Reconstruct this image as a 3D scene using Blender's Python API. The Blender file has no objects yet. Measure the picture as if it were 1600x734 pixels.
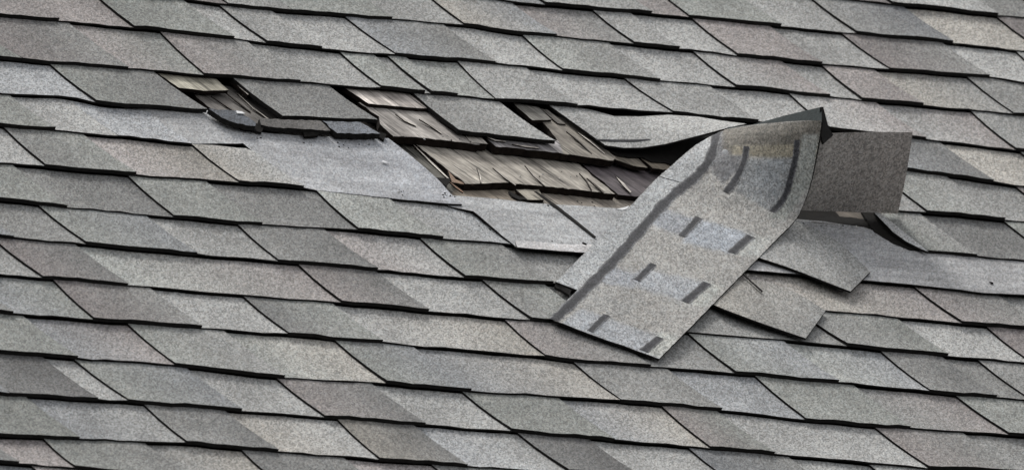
import bpy, math, random
from mathutils import Vector, Matrix, noise as mnoise
random.seed(7)
C = bpy.context.scene.collection
S = bpy.context.scene
R_ = math.radians
# ------------------------------------------------------------------ camera, light
# Roof frame: u along the eave, v up the slope, n off the surface.  Roof pitch 32 degrees.
PITCH = R_(32.07)
LIFT = 14.0
ROOF = Matrix.Translation((0, 0, LIFT)) @ Matrix.Rotation(PITCH, 4, 'X')
FPX = 35115.4
CAMP = Vector((-24.90258455, -25.50665251, 11.31226353))
AX = [Vector((0.73604252, -0.57362038, 0.3594455)), Vector((0.06598903, -0.46766031, -0.88144159)),
      Vector((0.67371125, 0.67249795, -0.30636522))]           # right, down, forward in the roof frame
cd = bpy.data.cameras.new('camera'); cam = bpy.data.objects.new('camera', cd); C.objects.link(cam)
m3 = Matrix((AX[0], -AX[1], -AX[2])).transposed()
cam.matrix_world = ROOF @ (Matrix.Translation(CAMP) @ m3.to_4x4())
cd.sensor_width = 36; cd.lens = FPX / 1600 * 36; cd.clip_start = 1; cd.clip_end = 3000
cd.dof.use_dof = True; cd.dof.focus_distance = 36.8; cd.dof.aperture_fstop = 20
S.camera = cam

SUN_EL, SUN_AZ = R_(52), R_(20)       # azimuth: from +Y (up the roof, behind it) towards +X
w = bpy.data.worlds.new('World'); S.world = w; w.use_nodes = True
nt = w.node_tree; nt.nodes.clear()
sky = nt.nodes.new('ShaderNodeTexSky'); sky.sky_type = 'NISHITA'; sky.sun_disc = False
sky.sun_elevation = SUN_EL; sky.sun_rotation = SUN_AZ; sky.dust_density = 3.0; sky.ozone_density = 1.0
hs = nt.nodes.new('ShaderNodeHueSaturation'); hs.inputs['Saturation'].default_value = 0.12
bg = nt.nodes.new('ShaderNodeBackground'); bg.inputs['Strength'].default_value = 0.13
ow = nt.nodes.new('ShaderNodeOutputWorld')
nt.links.new(sky.outputs[0], hs.inputs['Color']); nt.links.new(hs.outputs[0], bg.inputs['Color']); nt.links.new(bg.outputs[0], ow.inputs[0])
sd = bpy.data.lights.new('sun', 'SUN'); sd.energy = 1.5; sd.angle = R_(14); sd.color = (1, 0.975, 0.93)
sun = bpy.data.objects.new('sun', sd); C.objects.link(sun)
sdir = Vector((math.sin(SUN_AZ) * math.cos(SUN_EL), math.cos(SUN_AZ) * math.cos(SUN_EL), math.sin(SUN_EL)))
sun.rotation_euler = sdir.to_track_quat('Z', 'Y').to_euler(); sun.location = (0, 0, 40)
S.view_settings.view_transform = 'Standard'; S.view_settings.look = 'None'
S.view_settings.exposure = 0.62; S.view_settings.gamma = 1.0

# ------------------------------------------------------------------ helpers
def at(x, y, h=0.0):
    """place in the roof frame (height h off the roof plane) seen at that pixel of the 1600 px photograph"""
    d = AX[0] * ((x - 800) / FPX) + AX[1] * ((y - 367) / FPX) + AX[2]
    return CAMP + d * ((h - CAMP.z) / d.z)
def px(p):
    q = p - CAMP; z = q.dot(AX[2]); return (800 + FPX * q.dot(AX[0]) / z, 367 + FPX * q.dot(AX[1]) / z)
def lin(c): c /= 255.0; return c / 12.92 if c <= .04045 else ((c + .055) / 1.055) ** 2.4
BASE = {'W': (188, 188, 186), 'L': (177, 177, 174), 'l': (166, 166, 163), 'M': (151, 151, 148), 'm': (140, 140, 137), 'D': (125, 125, 123), 'X': (104, 103, 102), 'K': (84, 83, 82)}
HUE = {'g': (-1, 1, -1), 'p': (5, -1, -1), 'b': (-3, -1, 3), 'w': (5, 1, -4), 'n': (0, 0, 0), 'y': (8, 4, -14)}
ALB = 0.74
def tone1(t):
    b = BASE[t[0]]; h = HUE[t[1]] if len(t) > 1 else (0, 0, 0)
    return Vector([lin(b[i] + h[i]) * ALB for i in range(3)])
def tone(t):
    if isinstance(t, Vector): return (t, t)
    if isinstance(t, tuple): return t
    a = t.split('>'); return (tone1(a[0]), tone1(a[-1]))
def rgb(r, g, b): return Vector([lin(r) * ALB, lin(g) * ALB, lin(b) * ALB])

def material(name):
    m = bpy.data.materials.new(name); m.use_nodes = True; n = m.node_tree; n.nodes.clear()
    o = n.nodes.new('ShaderNodeOutputMaterial'); p = n.nodes.new('ShaderNodeBsdfPrincipled')
    n.links.new(p.outputs[0], o.inputs[0]); p.inputs['Roughness'].default_value = .9
    p.inputs['Specular IOR Level'].default_value = .25
    return m, n, p
def math_node(n, op, a, b):
    k = n.nodes.new('ShaderNodeMath'); k.operation = op
    for i, v in enumerate((a, b)):
        if isinstance(v, (int, float)): k.inputs[i].default_value = v
        else: n.links.new(v, k.inputs[i])
    return k.outputs[0]
def maprange(n, v, a, b, c, d):
    k = n.nodes.new('ShaderNodeMapRange'); n.links.new(v, k.inputs[0])
    for i, q in enumerate((a, b, c, d)): k.inputs[i + 1].default_value = q
    return k.outputs[0]
def scaled(n, v, col):
    k = n.nodes.new('ShaderNodeVectorMath'); k.operation = 'SCALE'; n.links.new(col, k.inputs[0]); n.links.new(v, k.inputs['Scale']); return k.outputs[0]
def noise(n, vec, scale, detail=2, rough=.5):
    k = n.nodes.new('ShaderNodeTexNoise'); k.inputs['Scale'].default_value = scale; k.inputs['Detail'].default_value = detail
    k.inputs['Roughness'].default_value = rough; n.links.new(vec, k.inputs['Vector']); return k
def granules(name, contrast=1.0, hue=1.0, streaks=False, lay=True):
    m, n, p = material(name)
    tc0 = n.nodes.new('ShaderNodeTexCoord').outputs['Object']
    tc = tc0
    if lay:      # grains stretched along the view axis so they look round from the camera
        ro = n.nodes.new('ShaderNodeMapping'); ro.inputs['Rotation'].default_value = (0, 0, -R_(45)); n.links.new(tc0, ro.inputs[0])
        mp = n.nodes.new('ShaderNodeMapping'); mp.inputs['Scale'].default_value = (.42, 1, 1); n.links.new(ro.outputs[0], mp.inputs[0]); tc = mp.outputs[0]
    at_ = n.nodes.new('ShaderNodeAttribute'); at_.attribute_name = 'tint'
    vo = n.nodes.new('ShaderNodeTexVoronoi'); vo.inputs['Scale'].default_value = 430; n.links.new(tc, vo.inputs['Vector'])
    sep = n.nodes.new('ShaderNodeSeparateColor'); n.links.new(vo.outputs['Color'], sep.inputs[0])
    f1 = maprange(n, sep.outputs[0], 0, 1, 1 - .43 * contrast, 1 + .43 * contrast)
    n2 = noise(n, tc, 120, 3, .65); f2 = maprange(n, n2.outputs[0], .3, .7, 1 - .16 * contrast, 1 + .16 * contrast)
    n3 = noise(n, tc, 9, 4, .6); f3 = maprange(n, n3.outputs[0], .3, .7, .83, 1.17)
    # weathering: faint run-off streaks down the slope and small worn spots
    mw = n.nodes.new('ShaderNodeMapping'); mw.inputs['Scale'].default_value = (26, 2.2, 5); n.links.new(tc0, mw.inputs[0])
    f3 = math_node(n, 'MULTIPLY', f3, maprange(n, noise(n, mw.outputs[0], 1.0, 4, .6).outputs[0], .3, .7, .93, 1.07))
    f3 = math_node(n, 'MULTIPLY', f3, maprange(n, noise(n, tc, 30, 4, .75).outputs[0], .66, .78, 1, .72))
    f = math_node(n, 'MULTIPLY', math_node(n, 'MULTIPLY', f1, f2), f3)
    if streaks:
        ms = n.nodes.new('ShaderNodeMapping'); ms.inputs['Scale'].default_value = (5, 34, 5); ms.inputs['Rotation'].default_value = (0, 0, .02); n.links.new(tc0, ms.inputs[0])
        st = noise(n, ms.outputs[0], 1.0, 4, .7); f = math_node(n, 'MULTIPLY', f, maprange(n, st.outputs[0], .40, .70, .90, 1.36))
        sp = noise(n, tc, 42, 3, .7); f = math_node(n, 'MULTIPLY', f, maprange(n, sp.outputs[0], .64, .74, 1, .62))
    # granule hue: some warm, some bluish grains
    mixc = n.nodes.new('ShaderNodeMixRGB'); mixc.inputs[1].default_value = (1.07, .99, .93, 1); mixc.inputs[2].default_value = (.935, 1.005, 1.07, 1)
    n.links.new(noise(n, tc, 160, 2, .8).outputs[0], mixc.inputs[0])
    mul = n.nodes.new('ShaderNodeMixRGB'); mul.blend_type = 'MULTIPLY'; mul.inputs[0].default_value = hue
    n.links.new(at_.outputs['Color'], mul.inputs[1]); n.links.new(mixc.outputs[0], mul.inputs[2])
    n.links.new(scaled(n, f, mul.outputs[0]), p.inputs['Base Color'])
    b = n.nodes.new('ShaderNodeBump'); b.inputs['Strength'].default_value = .35; b.inputs['Distance'].default_value = .0015
    n.links.new(f, b.inputs['Height']); n.links.new(b.outputs[0], p.inputs['Normal'])
    return m
def plain(name, col, scale=120, amp=.3):
    m, n, p = material(name); p.inputs['Specular IOR Level'].default_value = .06; p.inputs['Roughness'].default_value = 1.0
    tc = n.nodes.new('ShaderNodeTexCoord').outputs['Object']
    f = maprange(n, noise(n, tc, scale, 4, .6).outputs[0], .3, .7, 1 - amp, 1 + amp)
    c = n.nodes.new('ShaderNodeRGB'); c.outputs[0].default_value = (*col, 1)
    n.links.new(scaled(n, f, c.outputs[0]), p.inputs['Base Color'])
    return m
def wood(name):
    m, n, p = material(name)
    tc = n.nodes.new('ShaderNodeTexCoord').outputs['Object']
    at_ = n.nodes.new('ShaderNodeAttribute'); at_.attribute_name = 'tint'
    mp = n.nodes.new('ShaderNodeMapping'); mp.inputs['Scale'].default_value = (1, .07, 1); mp.inputs['Rotation'].default_value = (0, 0, .06); n.links.new(tc, mp.inputs[0])
    a = noise(n, mp.outputs[0], 52, 6, .72); a.inputs['Distortion'].default_value = .25
    bq = noise(n, mp.outputs[0], 190, 3, .6)
    sp = noise(n, tc, 22, 4, .6)
    r = n.nodes.new('ShaderNodeValToRGB'); e = r.color_ramp.elements  # weathered grey with pale raised fibres
    e[0].position = .30; e[0].color = (.13, .12, .115, 1); e[1].position = .70; e[1].color = (2.0, 1.97, 1.90, 1)
    x = e.new(.45); x.color = (.60, .58, .56, 1); x = e.new(.56); x.color = (1.0, .98, .95, 1)
    mixf = math_node(n, 'ADD', math_node(n, 'MULTIPLY', a.outputs[0], .58), math_node(n, 'MULTIPLY', sp.outputs[0], .42))
    n.links.new(mixf, r.inputs[0])
    mul = n.nodes.new('ShaderNodeMixRGB'); mul.blend_type = 'MULTIPLY'; mul.inputs[0].default_value = 1
    n.links.new(at_.outputs['Color'], mul.inputs[1]); n.links.new(r.outputs[0], mul.inputs[2])
    f = maprange(n, bq.outputs[0], .3, .7, .55, 1.30)
    ck = noise(n, mp.outputs[0], 75, 3, .7); f = math_node(n, 'MULTIPLY', f, maprange(n, ck.outputs[0], .60, .66, 1, .22))
    n.links.new(scaled(n, f, mul.outputs[0]), p.inputs['Base Color'])
    b = n.nodes.new('ShaderNodeBump'); b.inputs['Strength'].default_value = .8; b.inputs['Distance'].default_value = .003
    n.links.new(a.outputs[0], b.inputs['Height']); n.links.new(b.outputs[0], p.inputs['Normal'])
    return m
M_GR = granules('shingle_granules'); M_BARE = granules('bared_shingle_face', .7, .9, True); M_BACK = granules('sanded_shingle_back', 1.0, .8)
M_EDGE = plain('asphalt_edge', (.017, .016, .015)); M_FELT_SHADE = plain('old_felt_and_shade', (.012, .011, .010))
M_SEAL = plain('asphalt_sealant', (.058, .058, .061), 420, .75); M_WOOD = wood('weathered_wood')
M_WEDGE = plain('wood_end_grain', (.016, .012, .010), 90, .5); M_NAIL = plain('galvanised_metal', (.75, .75, .75), 50, .1)
M_TARP = plain('asphalt_coated_back', (.045, .052, .052), 200, .25)

def tag(o, label=None, cat=None, group=None, kind=None):
    for k, v in (('label', label), ('category', cat), ('group', group), ('kind', kind)):
        if v: o[k] = v
    return o
def thing(name, label, cat, p, group=None):
    o = bpy.data.objects.new(name, None); C.objects.link(o); o.empty_display_size = .05
    o.matrix_world = ROOF @ Matrix.Translation(p); o['_p'] = list(p)
    tag(o, label, cat, group); return o
def mesh(name, verts, faces, fm, mats, tints, parent=None, smooth=None):
    """verts in the roof frame"""
    me = bpy.data.meshes.new(name)
    org = Vector(parent['_p']) if parent and '_p' in parent else Vector((0, 0, 0))
    if parent is None:
        org = sum(verts, Vector()) / len(verts)
    me.from_pydata([v - org for v in verts], [], faces)
    for m in mats: me.materials.append(m)
    me.polygons.foreach_set('material_index', fm)
    if smooth is not None: me.polygons.foreach_set('use_smooth', smooth)
    a = me.color_attributes.new('tint', 'FLOAT_COLOR', 'POINT')
    for i, t in enumerate(tints): a.data[i].color = (*t, 1)
    me.update()
    o = bpy.data.objects.new(name, me); C.objects.link(o)
    if parent: o.parent = parent
    else: o.matrix_world = ROOF @ Matrix.Translation(org)
    return o
def grid_slab(name, rows, th, tints, parent=None, mat=M_GR, edge=M_EDGE, under=None, holes=(), data=False, lap=False):
    """rows[j][i] top surface points; th thickness; extruded along local normals"""
    nj, ni = len(rows), len(rows[0])
    top = [p for r in rows for p in r]; bot = []
    for j in range(nj):
        for i in range(ni):
            du = rows[j][min(i + 1, ni - 1)] - rows[j][max(i - 1, 0)]
            dv = rows[min(j + 1, nj - 1)][i] - rows[max(j - 1, 0)][i]
            nn = du.cross(dv); nn.normalize()
            bot.append(rows[j][i] - nn * th)
    N = ni * nj; V = top + bot; F = []; M = []; SM = []; TT = list(tints) * 2
    for j in range(nj - 1):
        for i in range(ni - 1):
            if (j, i) in holes: continue
            a = j * ni + i; b = a + 1; c = a + ni + 1; d = a + ni
            F.append((a, b, c, d)); M.append(1 if lap and j == nj - 2 else 0); SM.append(True)
            F.append((N + a, N + d, N + c, N + b)); M.append(2 if under else 1); SM.append(True)
            for (p, q, nb) in ((a, b, (j - 1, i)), (b, c, (j, i + 1)), (c, d, (j + 1, i)), (d, a, (j, i - 1))):
                if nb in holes or not (0 <= nb[0] < nj - 1 and 0 <= nb[1] < ni - 1):
                    z = len(V); V.extend([V[q], V[p], V[N + p], V[N + q]]); TT.extend([TT[q], TT[p], TT[p], TT[q]])   # own vertices keep the rim crisp
                    F.append((z, z + 1, z + 2, z + 3)); M.append(1); SM.append(False)
    if data: return V, F, M, TT
    return mesh(name, V, F, M, [mat, edge] + ([under] if under else []), TT, parent, SM)
def prism(name, pts, th, t, parent=None, mat=M_GR, edge=M_EDGE, jit=0.0, seed=1, step=9):
    """slab over a traced outline: pts = (x, y, h) each at its own height off the roof"""
    rnd = random.Random(seed); P = []
    n = len(pts)
    for i in range(n):
        a, b = pts[i], pts[(i + 1) % n]
        L = math.hypot(b[0] - a[0], b[1] - a[1]); k = max(1, int(L / step)) if jit else 1
        for q in range(k):
            f = q / k; x = a[0] + (b[0] - a[0]) * f; y = a[1] + (b[1] - a[1]) * f
            if q: x += rnd.uniform(-jit, jit); y += rnd.uniform(-jit, jit) * .7
            P.append(at(x, y, a[2] + (b[2] - a[2]) * f))
    area = sum(P[i].x * P[(i + 1) % len(P)].y - P[(i + 1) % len(P)].x * P[i].y for i in range(len(P)))
    if area < 0: P.reverse()
    m = len(P); V = P + [p - Vector((0, 0, th)) for p in P]
    F = [tuple(range(m)), tuple(range(2 * m - 1, m - 1, -1))]; M = [0, 1]
    for i in range(m): j = (i + 1) % m; F.append((i, m + i, m + j, j)); M.append(1)
    ta, tb = tone(t); us = [p.x for p in P]; lo, hi = min(us), max(us)
    T = [ta.lerp(tb, (p.x - lo) / max(hi - lo, 1e-6)) for p in P]
    return mesh(name, V, F, M, [mat, edge], T + T, parent)

# ------------------------------------------------------------------ the roof
roof = thing('house_roof', 'weathered grey asphalt shingle roof with a torn gap showing old wood shakes', 'roof', Vector((0, -.6, -.07)))
E = 0.143                                     # exposure of one course
BUTT = {-3:[(1353,3),(1466,14),(1558,24.5)],-2:[(800,3),(926,14),(1079,27),(1200,39),(1341,53),(1493,67),(1600,80)],
-1:[(400,13.6),(618,30),(727,39),(800,51),(875,57),(1066,77),(1200,92),(1302,102),(1551,121),(1600,130)],
0:[(0,26),(97,33),(213,44),(371,61),(533,80),(616,86.5),(778,99),(882,111),(1035,126),(1200,140),(1302,152),(1445,165),(1600,180)],
1:[(0,91),(78,98),(204,107),(320,117),(475,129),(598,139),(775,156),(906,165),(1052,177),(1427,215),(1592,235)],
2:[(0,146),(100,150),(163,163),(327,175),(444,185),(594,191),(720,207),(872,225),(1420,265.5),(1600,291)],
3:[(0,196),(92,204),(221,216),(303,225),(1404,330),(1449,332),(1600,346)],
4:[(0,254),(72,261),(204,273),(334,282.6),(478,293),(1449,393),(1600,407)],
5:[(0,312),(63,319),(232,335),(371,348),(560,359),(659,370),(800,382),(1346,437.6),(1425,444),(1600,460)],
6:[(0,370),(133,381),(245,392),(437,408),(591,421),(730,434),(865,443),(1299,486),(1353,490),(1507,505),(1600,513)],
7:[(0,428),(65,433),(204,445),(382,461),(536,473),(673,486),(792,497),(1200,528),(1329,541),(1473,555),(1600,567)],
8:[(0,488),(148,500),(320,512),(451,522),(604,535),(854,557),(902,564),(1045,574),(1148,582),(1316,598),(1459,612),(1600,624)],
9:[(0,550),(126,560),(273,570),(434,589),(601,598),(724,610),(872,619),(970,626),(1132,640),(1258,655),(1370,665),(1600,680)],
10:[(0,615),(198,627),(502,650),(800,673),(1110,700),(1200,708),(1452,731)],
11:[(0,680),(293,692),(400,702),(591,717),(800,732)]}
BU = {}
for k, pts in BUTT.items():
    q = [at(x, y, .009) for x, y in pts]; BU[k] = [(p.x, p.y + k * E) for p in q]
def butt(k, u):
    if k not in BU: return -k * E + .004 * math.sin(k * 2.1 + u * 2)
    b = BU[k]
    if u <= b[0][0]: r = b[0][1] * math.exp((u - b[0][0]) * 3)
    elif u >= b[-1][0]: r = b[-1][1] * math.exp(-(u - b[-1][0]) * 3)
    else:
        for (a, ra), (c, rc) in zip(b, b[1:]):
            if a <= u <= c:
                r = ra + (rc - ra) * (u - a) / max(c - a, 1e-6); break
    return -k * E + r + .0012 * math.sin(u * 37 + k * 5) + .0008 * math.sin(u * 91 + k)
TK, RK = .0066, .0030                     # doubled tab, single backing
def hb(x, seed):
    """height of the underside: x = 0 at the butt, 1 under the course above"""
    if x <= 1: return .0068 * (1 - x) ** 1.6 - 0.0010 * math.sin(math.pi * x)
    return -(x - 1) * .030
def piece(k, uLt, uLb, uRt, uRb, th, t, parent, name='shingle', data=False, lift=0.0, tail=.13, lap=True):
    n = max(2, min(8, int(abs(uRb - uLb) / .03) + 1)); xs = (0, .12, .35, .65, 1.0, 1 + tail)
    ta, tb = tone(t)
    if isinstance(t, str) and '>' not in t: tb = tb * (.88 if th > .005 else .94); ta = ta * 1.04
    rows = []; T = []; sd_ = random.uniform(-.0006, .0010)
    grad = random.uniform(-.05, .05)
    for x in xs:
        r = []
        for i in range(n + 1):
            f = i / n; xx = min(x, 1)
            u = (uLb + (uLt - uLb) * xx) * (1 - f) + (uRb + (uRt - uRb) * xx) * f
            if x == 0 and th > .005 and i in (0,): u += .0
            vb = butt(k, u); vt = butt(k - 1, u); v = vb + (vt - vb) * x
            if x == 0: v += random.uniform(-.0012, .0012); wob = random.uniform(-.0008, .0006)
            else: wob = 0
            r.append(Vector((u, v, hb(x, 0) + th + wob + (sd_ + lift) * (1 - min(x, 1)))))
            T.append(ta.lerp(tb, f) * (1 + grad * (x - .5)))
        rows.append(r)
    return grid_slab(name, rows, th, T, parent, data=data, lap=lap)

# (left edge top x,y, bottom x,y, right end of the butt x, tab tone, tone of the recess after it; None = torn away)
TABS = {
-2: [(1054,2,1079,26,1226,'Mg','l'),(1275,2,1341,51,1493,'M>Db','Lw'),(1558,26,1640,86,1760,'Dp','M')],
-1: [(436,0,456,15,618,'Mg','M>l'),(683,2,729,39,875,'lw>Mb','Mp>M'),(926,15,996,70,1066,'l','L'),(1086,32,1151,83,1288,'Mp','M>l'),(1321,56,1394,109,1551,'Dp>m','L'),(1588,80,1655,137,1780,'M','M')],
0: [(-70,-20,-22,24,97,'Mp','Mp'),(164,2,213,44,371,'mg>Mg','L'),(346,10,420,66,509,'M>l','L'),(546,31,618,83,778,'Mb>m','L'),(820,57,883,111,1035,'lg>M','L'),(1086,82,1153,135,1302,'l>Mp','l'),(1285,102,1353,158,1447,'Mp','lw>M'),(1517,124,1588,179,1720,'m','M')],
1: [(-20,66,34,90,204,'Dp>m','Mp>Mg'),(257,54.5,319,114,475,'mp>M','M>l'),(534,83,599,138,668,'lg','l'),(621,99,669,139,720,'lg','lg'),(720,99,776,155,906,'l','L'),(984,128,1054,175,1190,'l','L'),(1234,146,1300,201,1452,'L>lp','L>Mp'),(1520,175,1600,242,1700,'M','M')],
2: [(-160,70,-90,132,-40,'M','lb>Lb'),(80,101,157,163,327,'mg>D',None),(375,130,444,184,594,'m>D',None),(652,150,720,206,872,'M>l',None),(1330,205,1390,262,1558,'Mb>D','Lw'),(1592,235,1680,298,1760,'mg','M')],
3: [(-130,150,-60,192,92,'Mg',[(190,'l>L'),(303,'Lb>Wb')]),(1411,296,1449,330,1575,'lg>M','M')],
4: [(12,203,72,258,218,'m>Mg','lp>Mw'),(303,227,375,284,478,'lw>L',None),(1375,337,1449,391,1532,'mg>M','D')],
5: [(-150,250,-70,306,109,'Mg','m>D'),(203,276,271,335,414,'Mg','m>D'),(495,297,560,357,696,'lg',[(812,'l>Lb')])],
6: [(-190,330,-110,372,26,'Mb','m>M'),(63,322,136,379,312,'Mg>mb','l>M'),(371,349,437,407,594,'m>D','lp>L'),(659,373,730,433,870,'Mg>m',[(1000,'M>l'),(1180,'mp'),(1330,'lp>lw'),(None,'lw>lp')]),(1425,444,1508,506,1640,'Mp>m','M')],
7: [(0,380,65,429,204,'Dp>D','Lg>Mp'),(470,415,536,472,674,'mp>D','L>l'),(756,438,832,498,940,'m>Mg','M'),(1255,490,1329,541,1486,'M>mg','L'),(1544,511,1600,556,1760,'Dp','M')],
8: [(-130,440,-75,482,24,'M','Mb>Mg'),(87,439,148,498,320,'Dp>m','l>L'),(382,463,453,520,604,'D>Mg','L>lw'),(792,501,854,555,1021,'Mp>m','l>M'),(1076,520,1149,579,1316,'Mg>lb','Lg>lb'),(1387,556,1457,612,1562,'m>D','m'),(1534,566,1612,624,1780,'M','M')],
9: [(-90,505,-30,546,126,'Mg','Mb>Mp'),(206,510,273,567,449,'Mg>l','lg>Lw'),(529,535,604,595,741,'mg>Mb','Mb>Lw'),(902,569,969,622,1132,'M','lb'),(1185,590,1258,651,1428,'Mg','M>Mp'),(1500,622,1578,677,1760,'Mg','M')],
10: [(-45,555,14,613,157,'D>X','L'),(123,566,199,622,382,'Mg>mb','l>L'),(434,591,502,643,669,'mp>D','l>L'),(724,612,798,668,964,'mg>Mg','lb>Lw'),(1039,637,1110,698,1214,'mp>mg','l>L'),(1372,670,1452,729,1600,'mp>m','M')],
11: [(-100,620,-30,676,129,'mg','Mb>l'),(227,632,293,690,439,'m>D','Lw>L'),(528,654,592,714,734,'mw>D','Lb>l'),(815,680,890,734,1010,'D>X','L>l'),(1083,704,1155,760,1322,'Db>m','l')],
12: [(72,687,135,743,315,'mg>m','M>lw'),(382,705,450,765,625,'D>m','lp')],
}
def edge_u(x, y, h): return at(x, y, h).x
def visible(k):
    v = -k * E; return (-.59 + (v - .07) * .744, 2.10 + (v - .5) * .818)
TON = ['m', 'M', 'l', 'L', 'D', 'mg', 'Mg', 'Mp', 'mp', 'Mb', 'lw', 'Dp', 'l>M', 'M>D']
def rand_fill(k, a, b, parent, sink=None, first_tab=True, btop=None):
    """fill from u=a to u=b with alternating backing and tabs"""
    u = a; tab = first_tab
    while u < b - .02:
        wd = random.uniform(.16, .26) if tab else random.uniform(.12, .24)
        e = min(u + wd, b)
        if b - e < .06: e = b
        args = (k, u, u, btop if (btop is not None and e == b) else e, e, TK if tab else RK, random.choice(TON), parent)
        if sink is None: piece(*args)
        else:
            V, F, M, T = piece(*args, data=True); o = len(sink[0])
            sink[0].extend(V); sink[1].extend([tuple(i + o for i in f) for f in F]); sink[2].extend(M); sink[3].extend(T)
        u = e; tab = not tab
    return
sink = ([], [], [], [])
for k in range(-4, 14):
    lo, hi = visible(k); lo -= .22; hi += .22
    rand_fill(k, lo - 1.6, lo, roof, sink); rand_fill(k, hi, hi + 1.6, roof, sink)
    tabs = TABS.get(k)
    if not tabs: rand_fill(k, lo, hi, roof); continue
    seq = []
    for (a, b, c, d, r, t, rt) in tabs:
        ut, ub = edge_u(a, b, .0072), edge_u(c, d, .0125)
        # butt y at the right end, found by walking the traced butt line
        yb = None; ln = BUTT.get(k)
        if ln:
            for (x0, y0), (x1, y1) in zip(ln, ln[1:]):
                if x0 <= r <= x1: yb = y0 + (y1 - y0) * (r - x0) / (x1 - x0)
            if yb is None: yb = ln[0][1] + (r - ln[0][0]) * .088 if r < ln[0][0] else ln[-1][1] + (r - ln[-1][0]) * .088
        else: yb = d + (r - c) * .08
        ur = edge_u(r, yb, .0125)
        seq.append((ut, ub, ur, t, rt))
    if min(seq[0][0], seq[0][1]) > lo: rand_fill(k, lo, seq[0][1], roof, btop=seq[0][0])
    for i, (ut, ub, ur, t, rt) in enumerate(seq):
        nxt = seq[i + 1] if i + 1 < len(seq) else None
        rt_top = ur - .004
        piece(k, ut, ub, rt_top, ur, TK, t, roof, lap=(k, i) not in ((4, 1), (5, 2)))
        if rt is None: continue
        if isinstance(rt, list):
            a, b = rt_top, ur
            for x, tn in rt:
                if x is None: c, d = nxt[0], nxt[1]
                else: d = at(x, 27 + .09 * x + (k) * 57.5, .009).x; c = d
                piece(k, a, b, c, d, RK, tn, roof); a, b = c, d
            continue
        if nxt:
            if nxt[1] - ur > .015: piece(k, rt_top, ur, nxt[0], nxt[1], RK, rt, roof)
        elif ur < hi:
            e = min(ur + random.uniform(.14, .2), hi); piece(k, rt_top, ur, e, e, RK, rt, roof); rand_fill(k, e, hi, roof)
for k in list(range(-14, -4)) + list(range(14, 24)):
    lo, hi = visible(k); rand_fill(k, lo - 1.8, hi + 1.8, roof, sink)
so = mesh('outlying_shingles', sink[0], sink[1], sink[2], [M_GR, M_EDGE], sink[3], roof, None); so['kind'] = 'stuff'

# missing stretch of course 3 resumes with a short backing piece beside the next tab
piece(3, edge_u(1375,294,.007), edge_u(1400,329,.012), edge_u(1411,296,.0072), edge_u(1449,330,.0125), RK, 'l', roof)

# felt-covered deck under everything, a little lower than the old wood
def box_deck():
    a = [Vector((-6, -4.2, -.075)), Vector((6.5, -4.2, -.075)), Vector((6.5, 2.6, -.075)), Vector((-6, 2.6, -.075))]
    V = a + [p - Vector((0, 0, .05)) for p in a]
    mesh('roof_deck', V, [(0,1,2,3),(7,6,5,4),(0,4,5,1),(1,5,6,2),(2,6,7,3),(3,7,4,0)], [0]*6, [M_FELT_SHADE], [tone1('X')]*8, roof)
box_deck()

# ---- old wood shakes in the gap, each a part of the roof
def shake(pts, t, th=.008, seed=1, jit=1.1, name='wooden_shake', mat=M_WOOD, edge=M_WEDGE):
    return prism(name, pts, th, t, roof, mat, edge, jit, seed, 7)
WD = rgb(150, 142, 134); WP = rgb(226, 220, 212); WG = rgb(120, 116, 112); WV = rgb(118, 110, 114); WT = rgb(176, 165, 150); WC = rgb(214, 210, 194)
# lowest layer
shake([(268,128,-.030),(470,128,-.030),(640,235,-.034),(455,222,-.034),(330,185,-.034)], WG, seed=2, jit=0)
shake([(520,140,-.026),(660,146,-.026),(790,240,-.028),(640,240,-.028),(560,190,-.028)], WD, seed=3, jit=0)
shake([(780,160,-.030),(900,170,-.030),(1010,250,-.032),(1100,250,-.032),(1060,300,-.034),(900,290,-.034)], WG, seed=4, jit=0)
shake([(596,206,-.020),(650,226,-.020),(716,287,-.020),(722,318,-.014),(690,312,-.012)], rgb(150,148,140), seed=5, jit=.5)
shake([(690,280,-.022),(740,280,-.022),(832,282,-.022),(840,330,-.012),(700,318,-.010)], WT, seed=6, jit=.6)
shake([(840,282,-.022),(1010,285,-.022),(1020,345,-.010),(852,331,-.010)], rgb(172,164,154), seed=7, jit=.6)
shake([(1240,322,-.020),(1390,328,-.020),(1400,380,-.012),(1250,372,-.012)], rgb(84,78,72), seed=8, jit=.6)
# middle shakes
shake([(350,134,-.012),(384,138,-.012),(452,186,-.008),(450,199,-.006),(432,199,-.005),(408,197,-.005),(382,181,-.006),(330,170,-.008),(288,136,-.010)], rgb(138, 134, 130), th=.009, seed=9)
shake([(655,222,-.014),(760,230,-.014),(893,247,-.014),(961,303,-.004),(944,302,-.004),(910,297,-.004),(850,291,-.004),(790,285,-.004),(727,287,-.004),(650,226,-.012)], rgb(204,198,188), th=.012, seed=10)
shake([(898,247,-.016),(985,255,-.016),(1060,262,-.016),(1010,307,-.007),(992,307,-.007),(966,304,-.007)], WV, th=.009, seed=11)
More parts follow.
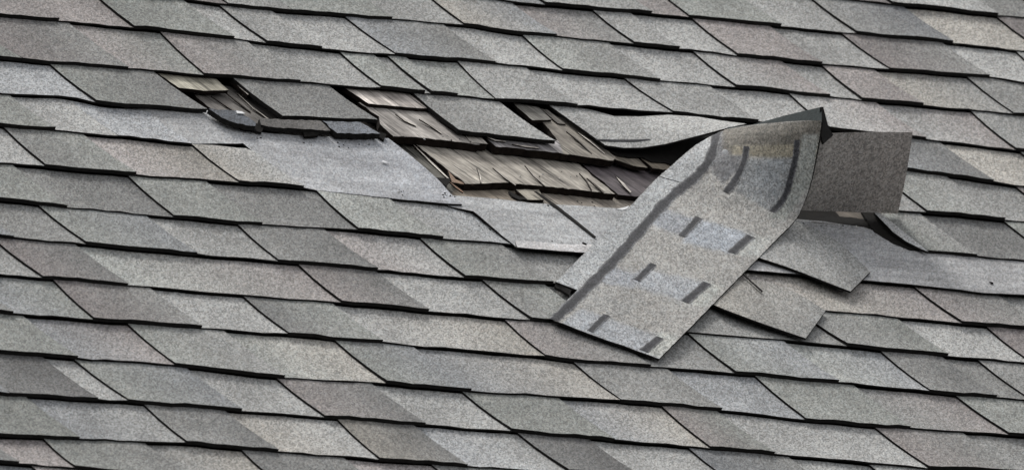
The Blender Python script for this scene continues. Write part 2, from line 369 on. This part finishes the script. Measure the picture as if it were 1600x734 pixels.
# upper shakes
shake([(560,160,-.004),(640,166,-.004),(684,178,-.004),(722,204,.000),(752,215,.001),(749,226,.002),(718,222,.002),(651,214,.002),(615,213,.002),(594,194,.000),(592,182,-.002)], rgb(196,191,186), th=.014, seed=12)
shake([(724,209,.002),(749,211,.002),(762,225,.003),(736,223,.003)], WP, th=.013, seed=13, jit=.6)
shake([(750,208,.002),(800,212,.002),(872,220,.002),(880,240,.004),(846,236,.004),(775,229,.004)], rgb(165,162,164), th=.013, seed=14)
shake([(872,222,.001),(838,178,-.003),(880,184,-.003),(962,246,.003),(958,251,.004),(920,246,.004),(878,240,.004)], rgb(172,166,156), th=.012, seed=15)
shake([(800,160,.000),(842,168,.000),(862,187,.002),(832,188,.002)], rgb(160,158,152), th=.006, seed=16, jit=.5)
shake([(845,170,.000),(856,172,.000),(884,194,.001),(872,193,.001)], rgb(128,124,118), th=.006, seed=17, jit=.5)
shake([(940,234,-.002),(985,236,-.002),(1012,262,.000),(990,259,.000),(964,250,.000)], rgb(160,152,140), th=.007, seed=18)
shake([(990,238,-.002),(1060,240,-.002),(1052,266,.000),(1020,263,.000)], rgb(165,155,140), th=.007, seed=19)
prism('hollow_shade', [(930,212,.002),(1000,210,.002),(1120,200,.002),(1095,250,.002),(1060,261,.002),(1040,254,.002),(1018,253,.002),(1004,246,.002),(985,246,.002),(965,243,.002),(948,233,.002)], .001, 'K', roof, M_FELT_SHADE, M_FELT_SHADE, .8, 55)  # black sheet painting the shade of the hollow under the curled shingle
# pale chips just under the course above
shake([(246,114,.001),(334,120,.001),(357,141,.003),(318,142,.003),(279,137,.003)], WC, th=.006, seed=20, jit=.6)
shake([(360,124,.001),(376,126,.001),(400,143,.003),(387,148,.003)], WP, th=.007, seed=21, jit=.6)
shake([(536,136,.001),(644,144,.001),(677,170,.003),(640,168,.003),(576,162,.003)], rgb(228,220,214), th=.008, seed=22, jit=.6)
shake([(1300,330,-.008),(1356,333,-.008),(1352,342,-.006),(1336,343,-.006),(1312,338,-.006)], rgb(120,112,102), th=.006, seed=23, jit=.8)
shake([(700,266,-.006),(712,280,-.006),(742,290,-.006),(706,285,-.006)], rgb(165,140,120), th=.004, seed=24, jit=.5)
shake([(806,296,-.010),(842,296,-.010),(850,312,-.006),(824,312,-.006)], rgb(182,176,164), th=.005, seed=25, jit=.6)

# ---- the bared upper part of lower shingles, paler where they were covered
prism('bared_shingle', [(180,164,.002),(250,168,.005),(329,173,.005),(345,186,.005),(380,205,.006),(470,212,.006),(560,215,.006),(607,216,.006),(633,236,.006),(664,262,.006),(682,278,.006),(700,298,.008),(722,319,.0095),(700,318,.0095),(613,310,.0078),(560,304,.0075),(494,297,.0070),(455,289,.0085),(380,224,.0055),(284,225,.0055),(200,171,.002)], .0028, (rgb(178,178,177), rgb(172,174,178)), roof, M_BARE, jit=.7, seed=31, step=12)
prism('bared_shingle', [(690,305,.002),(722,306,.002),(760,309,.002),(790,312,.002),(830,317,.002),(880,320,.002),(930,323,.002),(978,326,.002),(1060,336,.002),(1030,405,.0125),(905,394,.0125),(866,391,.0125),(807,386,.0125),(740,330,.0090),(700,322,.0050)], .0028, rgb(174,175,175), roof, M_BARE, jit=.5, seed=32, step=14)
prism('bared_shingle', [(1215,340,.002),(1280,345,.002),(1350,355,.002),(1400,372,.004),(1440,392,.006),(1520,394,.006),(1600,402,.006),(1760,416,.006),(1810,478,.0125),(1600,460,.0125),(1535,457,.0125),(1500,452,.0125),(1425,444,.0125),(1346,437,.0125),(1100,415,.0125),(1120,345,.002)], .0028, rgb(170,170,170), roof, M_BARE, jit=.4, seed=33, step=14)
prism('bared_shingle', [(1366,332,.011),(1376,333,.011),(1451,393,.014),(1440,389,.014),(1416,377,.014),(1395,362,.013)], .004, 'W', roof, jit=.3, seed=34)
prism('nailing_strip', [(802,368,.0095),(925,379,.0095),(940,396,.0155),(905,394,.0155),(866,391,.0155),(808,386,.0155)], .003, rgb(208,206,205), roof, M_BARE, jit=.4, seed=35)
prism('shingle_seam', [(835,299,.003),(839,299,.003),(872,322,.006),(900,344,.009),(932,370,.012),(929,371,.012),(897,346,.009),(868,324,.006)], .001, 'K', roof, M_EDGE, seed=36)

# ------------------------------------------------------------------ loose and lifted pieces
def inside(x, y, poly):
    c = False; n = len(poly)
    for i in range(n):
        (x0, y0), (x1, y1) = poly[i], poly[i - 1]
        if (y0 > y) != (y1 > y) and x < (x1 - x0) * (y - y0) / (y1 - y0) + x0: c = not c
    return c
def cr(pts, f):
    """Catmull-Rom through pts at parameter f"""
    n = len(pts) - 1; i = min(int(f), n - 1); t = f - i
    p0, p1, p2, p3 = pts[max(i - 1, 0)], pts[i], pts[i + 1], pts[min(i + 2, n)]
    return 0.5 * ((2 * p1) + (p2 - p0) * t + (2 * p0 - 5 * p1 + 4 * p2 - p3) * t * t + (3 * p1 - p0 - 3 * p2 + p3) * t ** 3)

# the long torn shingle, folded over at its top end
SEC = [((823,486,.017),(1030,560,.017)),((868,440,.017),(1075,515,.018)),((920,388,.017),(1125,463,.018)),((975,332,.017),(1180,408,.018)),
       ((1022,283,.017),(1215,372,.020)),((1045,262,.020),(1243,343,.033)),((1064,246,.024),(1259,310,.060)),((1080,232,.029),(1269,275,.095)),
       ((1098,220,.036),(1276,240,.130)),((1115,211,.042),(1281,210,.160)),((1135,202,.047),(1284,188,.180))]
SL = [at(*a) for a, b in SEC]; SR = [at(*b) for a, b in SEC]
def sheet(s, t):
    a, b = cr(SL, s), cr(SR, s); p = a.lerp(b, t)
    p.z += .0022 * mnoise.noise(Vector((s * .9, t * 2.2, 3))) + .0008 * mnoise.noise(Vector((s * 4, t * 9, 1)))
    if t in (0.0, 1.0): p += (b - a) * .004 * mnoise.noise(Vector((s * 9, t * 5, 7)))
    if s > 4.2: p.z += .004 * math.sin(math.pi * t) * min(1, (s - 4.2) / 3)      # a little belly across the curl
    return p
NS, NT = 120, 60
rows = []; grid_px = {}
for j in range(NS + 1):
    r = []
    for i in range(NT + 1):
        s, t = 10 * j / NS, i / NT; p = sheet(s, t); r.append(p); grid_px[(j, i)] = px(p)
    rows.append(r)
def inv(x, y):
    (j, i), q = min(grid_px.items(), key=lambda kv: (kv[1][0] - x) ** 2 + (kv[1][1] - y) ** 2)
    s, t = 10 * j / NS, i / NT
    for _ in range(6):
        q = px(sheet(s, t)); e = 1e-3
        qs = px(sheet(s + e, t)); qt = px(sheet(s, t + e))
        a, b = (qs[0] - q[0]) / e, (qt[0] - q[0]) / e; c, d = (qs[1] - q[1]) / e, (qt[1] - q[1]) / e
        det = a * d - b * c
        if abs(det) < 1e-6: break
        dx, dy = x - q[0], y - q[1]
        s += (d * dx - b * dy) / det; t += (-c * dx + a * dy) / det; s = min(max(s, 0), 10); t = min(max(t, 0), 1)
    return s, t
PATCH = [([(878,505),(907,482),(1009,519),(1062,531),(1030,562),(860,500)], (182,185,188)),
         ([(1031,516),(1064,528),(1034,562),(1008,548)], (200,201,194)),
         ([(990,428),(1004,419),(1105,442),(1065,472),(996,446)], (182,185,188)),
         ([(1105,442),(1133,446),(1102,480),(1068,472)], (200,201,194)),
         ([(1065,378),(1097,343),(1177,367),(1143,396)], (178,183,189)),
         ([(1177,367),(1208,372),(1182,404),(1143,396)], (190,191,186)),
         ([(1020,352),(1040,330),(1078,340),(1062,362)], (154,156,158)),
         ([(900,470),(922,444),(1000,470),(976,496)], (172,171,167)),
         ([(1000,346),(1022,322),(1100,345),(1072,371)], (168,171,175)),
         ([(930,440),(952,415),(1006,430),(990,450)], (171,174,178)),
         ([(868,440),(1030,275),(1100,212),(1126,206),(1108,258),(1060,305),(862,500)], (186,188,188)),
         ([(1126,206),(1108,258),(1128,288),(1160,262),(1165,228),(1165,200)], (134,134,135)),
         ([(1128,200),(1284,186),(1284,224),(1210,228),(1130,236)], (120,116,108)),
         ([(1142,228),(1210,226),(1284,222),(1280,246),(1210,246),(1142,242)], (160,153,136)),
         ([(1160,250),(1246,246),(1240,280),(1205,330),(1150,300)], (158,160,160)),
         ([(1180,250),(1228,250),(1215,300),(1175,290)], (164,167,168)),
         ([(1254,210),(1281,210),(1268,285),(1225,345),(1200,340),(1236,290)], (172,174,168))]
T = []
for j in range(NS + 1):
    for i in range(NT + 1):
        x, y = grid_px[(j, i)]; c = Vector((175, 173, 168)); acc = Vector((0, 0, 0)); n = 0
        for ox, oy in ((0, 0), (2.5, 1), (-2.5, -1), (1.5, -2.5), (-1.5, 2.5)):
            cc = c
            for poly, col in PATCH:
                if inside(x + ox, y + oy, poly): cc = Vector(col)
            acc += cc; n += 1
        acc /= n; q = 1 + (.22 if y < 300 and x > 1100 else .08) * mnoise.noise(Vector((x * .16, y * .16, 2))); T.append(rgb(*acc) * q)
# notch at the lower left corner: only the main layer goes on to the end
holes = set()
for j in range(NS):
    for i in range(NT):
        s, t = 10 * (j + .5) / NS, (i + .5) / NT
        if s < 1.0 and t < .195 - .03 * s: holes.add((j, i))
strip = thing('torn_shingle', 'long torn shingle strip folded over and hanging down, dark sealant dashes on it', 'shingle', at(985, 400, .014))
grid_slab('torn_sheet', rows, .0038, T, strip, M_GR, M_EDGE, M_TARP, holes)
def ribbon(name, pts, wpx, lift=.0004, ends=0.0, mat=None):
    st = [inv(x, y) for x, y in pts]; st = [Vector((s, t, 0)) for s, t in st]
    n = (len(st) - 1) * (9 if len(st) > 2 else 8); R = []; T_ = []
    rnd = random.Random(len(pts) * 31 + int(pts[0][0]))
    for j in range(n + 1):
        q = cr(st, j / n * (len(st) - 1)); dt = wpx / 2 / 205
        dt *= .86 + rnd.uniform(-.15, .15); r = []
        for i in range(5):
            t = min(max(q.y + (-1.25, -.8, 0, .8, 1.25)[i] * dt, 0), 1); s = min(max(q.x, .01), 9.99)
            e = .01; p = sheet(s, t); nn = (sheet(s, min(t + e, 1)) - sheet(s, t - e)).cross(sheet(min(s + e, 10), t) - sheet(s - e, t)); nn.normalize()
            r.append(p + nn * lift); T_.append(rgb(*([(142, 142, 142), (74, 74, 77), (66, 66, 69), (74, 74, 77), (142, 142, 142)][i])) * rnd.uniform(.8, 1.2))
        R.append(r)
    return grid_slab(name, R, lift * .9, T_, strip, mat or M_GR, mat or M_GR)
ribbon('sealant_strip', [(864,502),(905,462),(969,396),(1031,325),(1074,287),(1101,261),(1114,236),(1121,207)], 15)
for d in ([(1167,229),(1163,250),(1150,279),(1134,301)], [(1246,219),(1243,247),(1236,276),(1226,307),(1206,331)],
          [(1092,340),(1064.5,369)], [(1173,369),(1143,395)], [(1021,412.5),(995,438)], [(1105,442),(1070.5,472)], [(948,492),(922,517.5)], [(1031,527),(1005.5,548)]):
    ribbon('sealant_dash', d, 12 if d[0][0] in (1173, 1105, 1031) else 10)
ribbon('crack', [(1031,276),(1062,285)], 3, .0006, mat=M_EDGE)
# the end that folds back over the top
fold = [[at(1160,196.5,.0445), at(1222,180,.11), at(1284,167,.186)], [at(1150,200.5,.046), at(1222,188,.11), at(1285,188,.181)]]
fold = [[at(1135,199,.046), at(1175,195,.075), at(1225,181,.125), at(1284,167,.190)], [at(1136,203,.0465), at(1176,199,.078), at(1226,195,.125), at(1284,191,.178)]]
grid_slab('folded_end', [fold[1], fold[0]], .003, [tone1('X')] * 8, strip, M_TARP, M_EDGE)
back = [[at(1284,167,.190), at(1292,200,.150), at(1300,212,.140)], [at(1281,168,.190), at(1281,214,.150), at(1284,226,.140)]]
grid_slab('folded_side', back, .003, [tone1('X')] * 6, strip, M_TARP, M_EDGE)
# nail head on its face
def nail(x, y, h, parent, r=.0045, name='nail_head', mat=M_NAIL, nrm=None):
    c = at(x, y, h); n = 8; V = []; 
    ax = (nrm or Vector((0, 0, 1))).normalized(); a = ax.orthogonal().normalized(); b = ax.cross(a)
    for q, (rr, z) in enumerate(((r, 0), (r * .9, .0012), (r * .4, .0018))):
        for i in range(n): V.append(c + a * rr * math.cos(i * 2 * math.pi / n) + b * rr * math.sin(i * 2 * math.pi / n) + ax * z)
    F = [(q * n + i, q * n + (i + 1) % n, (q + 1) * n + (i + 1) % n, (q + 1) * n + i) for q in range(2) for i in range(n)] + [tuple(range(2 * n, 3 * n))]
    return mesh(name, V, F, [0] * len(F), [mat], [tone1('W')] * len(V), parent)
nail(1133, 238, .066, strip, .0052, nrm=Vector((-.6, -.6, .5)))

# shingle standing on edge beside it, showing its sanded back
bs = thing('upturned_shingle', 'dark brown shingle standing on edge beside the fold, its sanded back showing', 'shingle', at(1330, 331, .01))
rows = []
for j in range(7):
    f = j / 6; r = []
    for i in range(9):
        g = i / 8
        xb, yb = 1238 + (1403 - 1238) * g, 328 + (333.5 - 328) * g
        xt, yt = 1279 + (1426 - 1279) * g, 209 - 1.5 * math.sin(g * 3.1) + (207 - 209) * g
        x = xb + (xt - xb) * f + 2 * math.sin(f * 3.1) * (g); y = yb + (yt - yb) * f
        r.append(at(x, y, .012 + .128 * f + .004 * math.sin(f * 3.14)))
    rows.append(r)
T = [rgb(176, 171, 165).lerp(rgb(164, 157, 151), i / 8) for j in range(7) for i in range(9)]
grid_slab('shingle_sheet', rows, .0035, T, bs, M_BACK, M_EDGE, M_GR)

# course 2 shingle lifted and curled at its free end
cf = thing('curled_shingle', 'pale shingle beside the gap, its lower edge curled up above a black hollow', 'shingle', at(1000, 200, .01))
lowx = [(946,227,.013),(975,231,.015),(1005,230.5,.018),(1040,225,.025),(1075,216,.034),(1110,207,.042),(1140,199,.048),(1166,193.5,.052)]
topx = [(856,163,.004),(886,165,.004),(925,172,.002),(960,181.5,.002),(1000,182,.004),(1045,179.5,.010),(1090,182.5,.020),(1130,189,.034)]
rows = []
for j in range(7):
    f = j / 6; rows.append([at(a[0] + (b[0] - a[0]) * f, a[1] + (b[1] - a[1]) * f, a[2] + (b[2] - a[2]) * (f ** 1.2) ) for a, b in zip(lowx, topx)])
T = [tone1('l').lerp(tone1('L'), i / 7) for j in range(7) for i in range(8)]
grid_slab('shingle_sheet', rows, .0035, T, cf, M_GR, M_EDGE, M_TARP)
seam = [[at(x, y, h + .0035) for x, y, h in ((934,219,.0105),(960,220.5,.0115),(990,220.5,.014),(1018,219,.0175))], [at(x, y, h + .0035) for x, y, h in ((930,217,.0105),(960,218,.0115),(990,218,.014),(1014,217,.0175))]]
grid_slab('layer_edge', seam, .0008, [tone1('K')] * 8, cf, M_SEAL, M_SEAL)
# second tone of the top layer is drawn by its own thin ply
ply = [[at(a[0] + (b[0] - a[0]) * f, a[1] + (b[1] - a[1]) * f, a[2] + (b[2] - a[2]) * f + .0006) for a, b in zip(lowx[:1], topx[:1])] for f in (0, 1)]

# two shingles that have slid askew
def loose(name, label, low, high, th, t, base):
    o = thing(name, label, 'shingle', at(*base)); n = 6; rows = []; T = []
    ta, tb = tone(t)
    for j in range(6):
        f = j / 5; r = []
        for i in range(n + 1):
            g = i / n; a = cr([Vector(q) for q in low], g * (len(low) - 1)); b = cr([Vector(q) for q in high], g * (len(high) - 1))
            q = a.lerp(b, f); r.append(at(q.x, q.y, q.z)); T.append(ta.lerp(tb, g))
        rows.append(r)
    grid_slab('shingle_sheet', rows, th, T, o); return o
loose('slid_shingle', 'grey shingle slid askew just right of the torn strip, the upper of two', [(1150,391,.017),(1228,416,.018),(1280,436,.019),(1329,455,.0195)],
      [(1210,338,.0095),(1262,352,.0085),(1310,378,.0095),(1360,424,.0165)], .0035, 'L>M', (1260, 400, .012))
loose('slid_shingle', 'beige shingle slid askew with a darker corner, the lower of two beside the torn strip', [(1106,472,.012),(1140,486,.019),(1200,508,.019),(1259,528,.0195)],
      [(1124,440,.0125),(1180,437,.0125),(1240,455,.0135),(1290,485,.0150)], .0035, 'lw>M', (1190, 470, .012))
prism('shingle_seam', [(1159,427,.0165),(1161,427,.0165),(1192,454,.0195),(1191,456,.0195)], .001, 'K', roof, M_FELT_SHADE, seed=36)

# broken shingle fragments lying at the lower lip of the gap
def frag(label, pts, th, t, seed):
    o = prism('shingle_fragment', pts, th, t, None, M_GR, M_EDGE, 1.3, seed, 6)
    return tag(o, label, 'shingle fragment', 'broken shingle fragments along the lower lip of the gap')
frag('bluish shingle fragment with a white speck, leftmost of the broken pieces', [(326,170,.019),(371,173,.020),(400,192,.021),(399,197,.021),(371,193,.021),(352,186,.020)], .009, rgb(92, 96, 102), 41)
frag('brownish grey shingle fragment, long middle piece of the broken lip', [(405,185,.017),(441,187,.018),(501,189,.017),(516,204,.019),(474,202,.019),(420,198,.018),(408,195,.017)], .008, rgb(98,95,92), 42)
frag('small bluish grey shingle fragment, rightmost of the broken pieces', [(504,189,.016),(563,191,.017),(594,209,.019),(527,208,.019)], .010, rgb(118, 122, 128), 43)
o = prism('white_chip', [(369,173,.0225),(378,174,.0225),(383,177.5,.0225),(371,177,.0225)], .0015, 'W', None, M_NAIL, M_NAIL, .3, 5, 3); tag(o, 'tiny white chip lying on the leftmost bluish fragment', 'chip')
o = prism('white_chip', [(963,326,.016),(974,324,.016),(983,321.5,.016),(980,326,.016),(972,328,.016)], .002, 'W', None, M_NAIL, M_NAIL, .3, 5, 3); tag(o, 'small white chip at the edge of the torn strip below the purple-grey shake', 'chip')
nail(601, 254, .009, roof, .0052)
nail(913, 381, .0165, roof, .0045, mat=M_EDGE); nail(1549, 442, .0125, roof, .004, mat=M_EDGE)

prism('lip_shade', [(869,441,.0150),(893,453,.0150),(890,461,.0125),(867,447,.0125)], .004, 'X', strip, M_EDGE, M_EDGE, .8, 61, 4)  # black slab painting the shadow beneath the strip's notched lip
# narrow splinters and dark lifted slivers among the shakes
rnd = random.Random(5)
for (x0, y0, x1, y1, wd, h, c) in [(646,226,703,281,2.2,-.004,WP),(700,282,724,300,2,-.004,rgb(150,120,100)),(770,262,806,289,1.8,-.0015,WP),(820,258,852,290,1.5,-.0015,WP),(745,262,752,285,1.8,-.0015,WP),
        (905,270,925,297,1.3,-.001,rgb(90,82,76)),(917,278,944,301,2,-.001,rgb(100,92,84)),(962,275,986,300,3,-.0035,WP),(690,186,714,205,3,.003,WP),(618,178,650,196,1.6,.002,WP),(655,186,690,208,1.8,.003,WP),
        (900,205,945,240,2,.004,WP),(885,205,925,240,1.4,.004,rgb(90,84,78)),(370,145,425,190,1.6,-.004,WP),(350,142,392,175,1.4,-.005,rgb(84,76,70)),(330,150,380,182,1.6,-.005,rgb(88,82,78)),(760,214,790,221,1.6,.006,WP),(800,225,842,231,1.6,.006,WP)]:
    nx, ny = y1 - y0, -(x1 - x0); L = math.hypot(nx, ny); nx, ny = nx / L * wd / 2, ny / L * wd / 2
    xm, ym = (x0 + x1) / 2 + rnd.uniform(-2, 2), (y0 + y1) / 2 + rnd.uniform(-1.5, 1.5)
    prism('splinter', [(x0, y0, h), (xm + nx, ym + ny, h), (x1 + nx * .6, y1 + ny * .6, h), (x1 - nx, y1 - ny, h), (xm - nx * 1.3, ym - ny * 1.3, h)], .002, c, roof, M_WOOD, M_WEDGE)
# ragged black asphalt crust along the lip; black sheets paint shade in the holes
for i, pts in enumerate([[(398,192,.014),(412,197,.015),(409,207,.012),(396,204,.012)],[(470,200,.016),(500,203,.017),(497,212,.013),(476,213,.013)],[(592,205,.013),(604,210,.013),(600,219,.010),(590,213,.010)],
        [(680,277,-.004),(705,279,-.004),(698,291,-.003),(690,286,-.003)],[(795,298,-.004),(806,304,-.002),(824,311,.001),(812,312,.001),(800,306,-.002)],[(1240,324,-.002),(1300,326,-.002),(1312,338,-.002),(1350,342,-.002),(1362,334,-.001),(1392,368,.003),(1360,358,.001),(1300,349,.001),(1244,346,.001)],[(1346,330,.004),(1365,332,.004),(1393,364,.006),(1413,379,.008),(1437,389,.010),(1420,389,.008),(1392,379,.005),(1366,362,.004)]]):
    prism('crust_and_hole_shade', pts, .004, 'X', roof, M_FELT_SHADE, M_FELT_SHADE, .7, 70 + i, 4)
prism('torn_paper', [(1268,346,.002),(1300,349,.002),(1352,355,.002),(1340,360,.002),(1300,355,.002),(1266,350,.002)], .002, rgb(128, 118, 108), roof, M_WOOD, M_WEDGE, .8, 77, 5)
# crumbs of granules and mat around the tear
V, F, T = [], [], []
def crumb(x, y, h, r, c):
    p = at(x, y, h); o = len(V); k = 5
    for i in range(k):
        a = i * 2 * math.pi / k + rnd.random(); V.append(p + Vector((math.cos(a) * r, math.sin(a) * r * rnd.uniform(.6, 1.8), 0))); T.append(c)
    V.append(p + Vector((0, 0, r * .9))); T.append(c)
    for i in range(k): F.append((o + i, o + (i + 1) % k, o + k))
for (cx, cy, sx, sy, n, h) in [(695,308,12,7,22,.0085),(630,298,10,5,12,.0085),(765,352,14,12,16,.0085),(540,225,60,6,26,.0068),(400,214,40,5,14,.0065),(900,320,60,6,20,.004),(1300,352,50,5,18,.004),(860,380,40,6,10,.013),(700,215,60,12,18,.004),(850,275,70,10,16,-.005),(1180,440,20,12,8,.018)]:
    for _ in range(n // 2):
        g = rnd.random(); crumb(rnd.gauss(cx, sx / 2), rnd.gauss(cy, sy / 2), h, rnd.uniform(.0009, .0024), rgb(50, 48, 46) if g < .65 else rgb(205, 203, 198))
o = mesh('granule_crumbs', V, F, [0] * len(F), [M_NAIL and M_GR], T); tag(o, 'loose granules and mat crumbs scattered round the torn gap', 'debris', None, 'stuff')
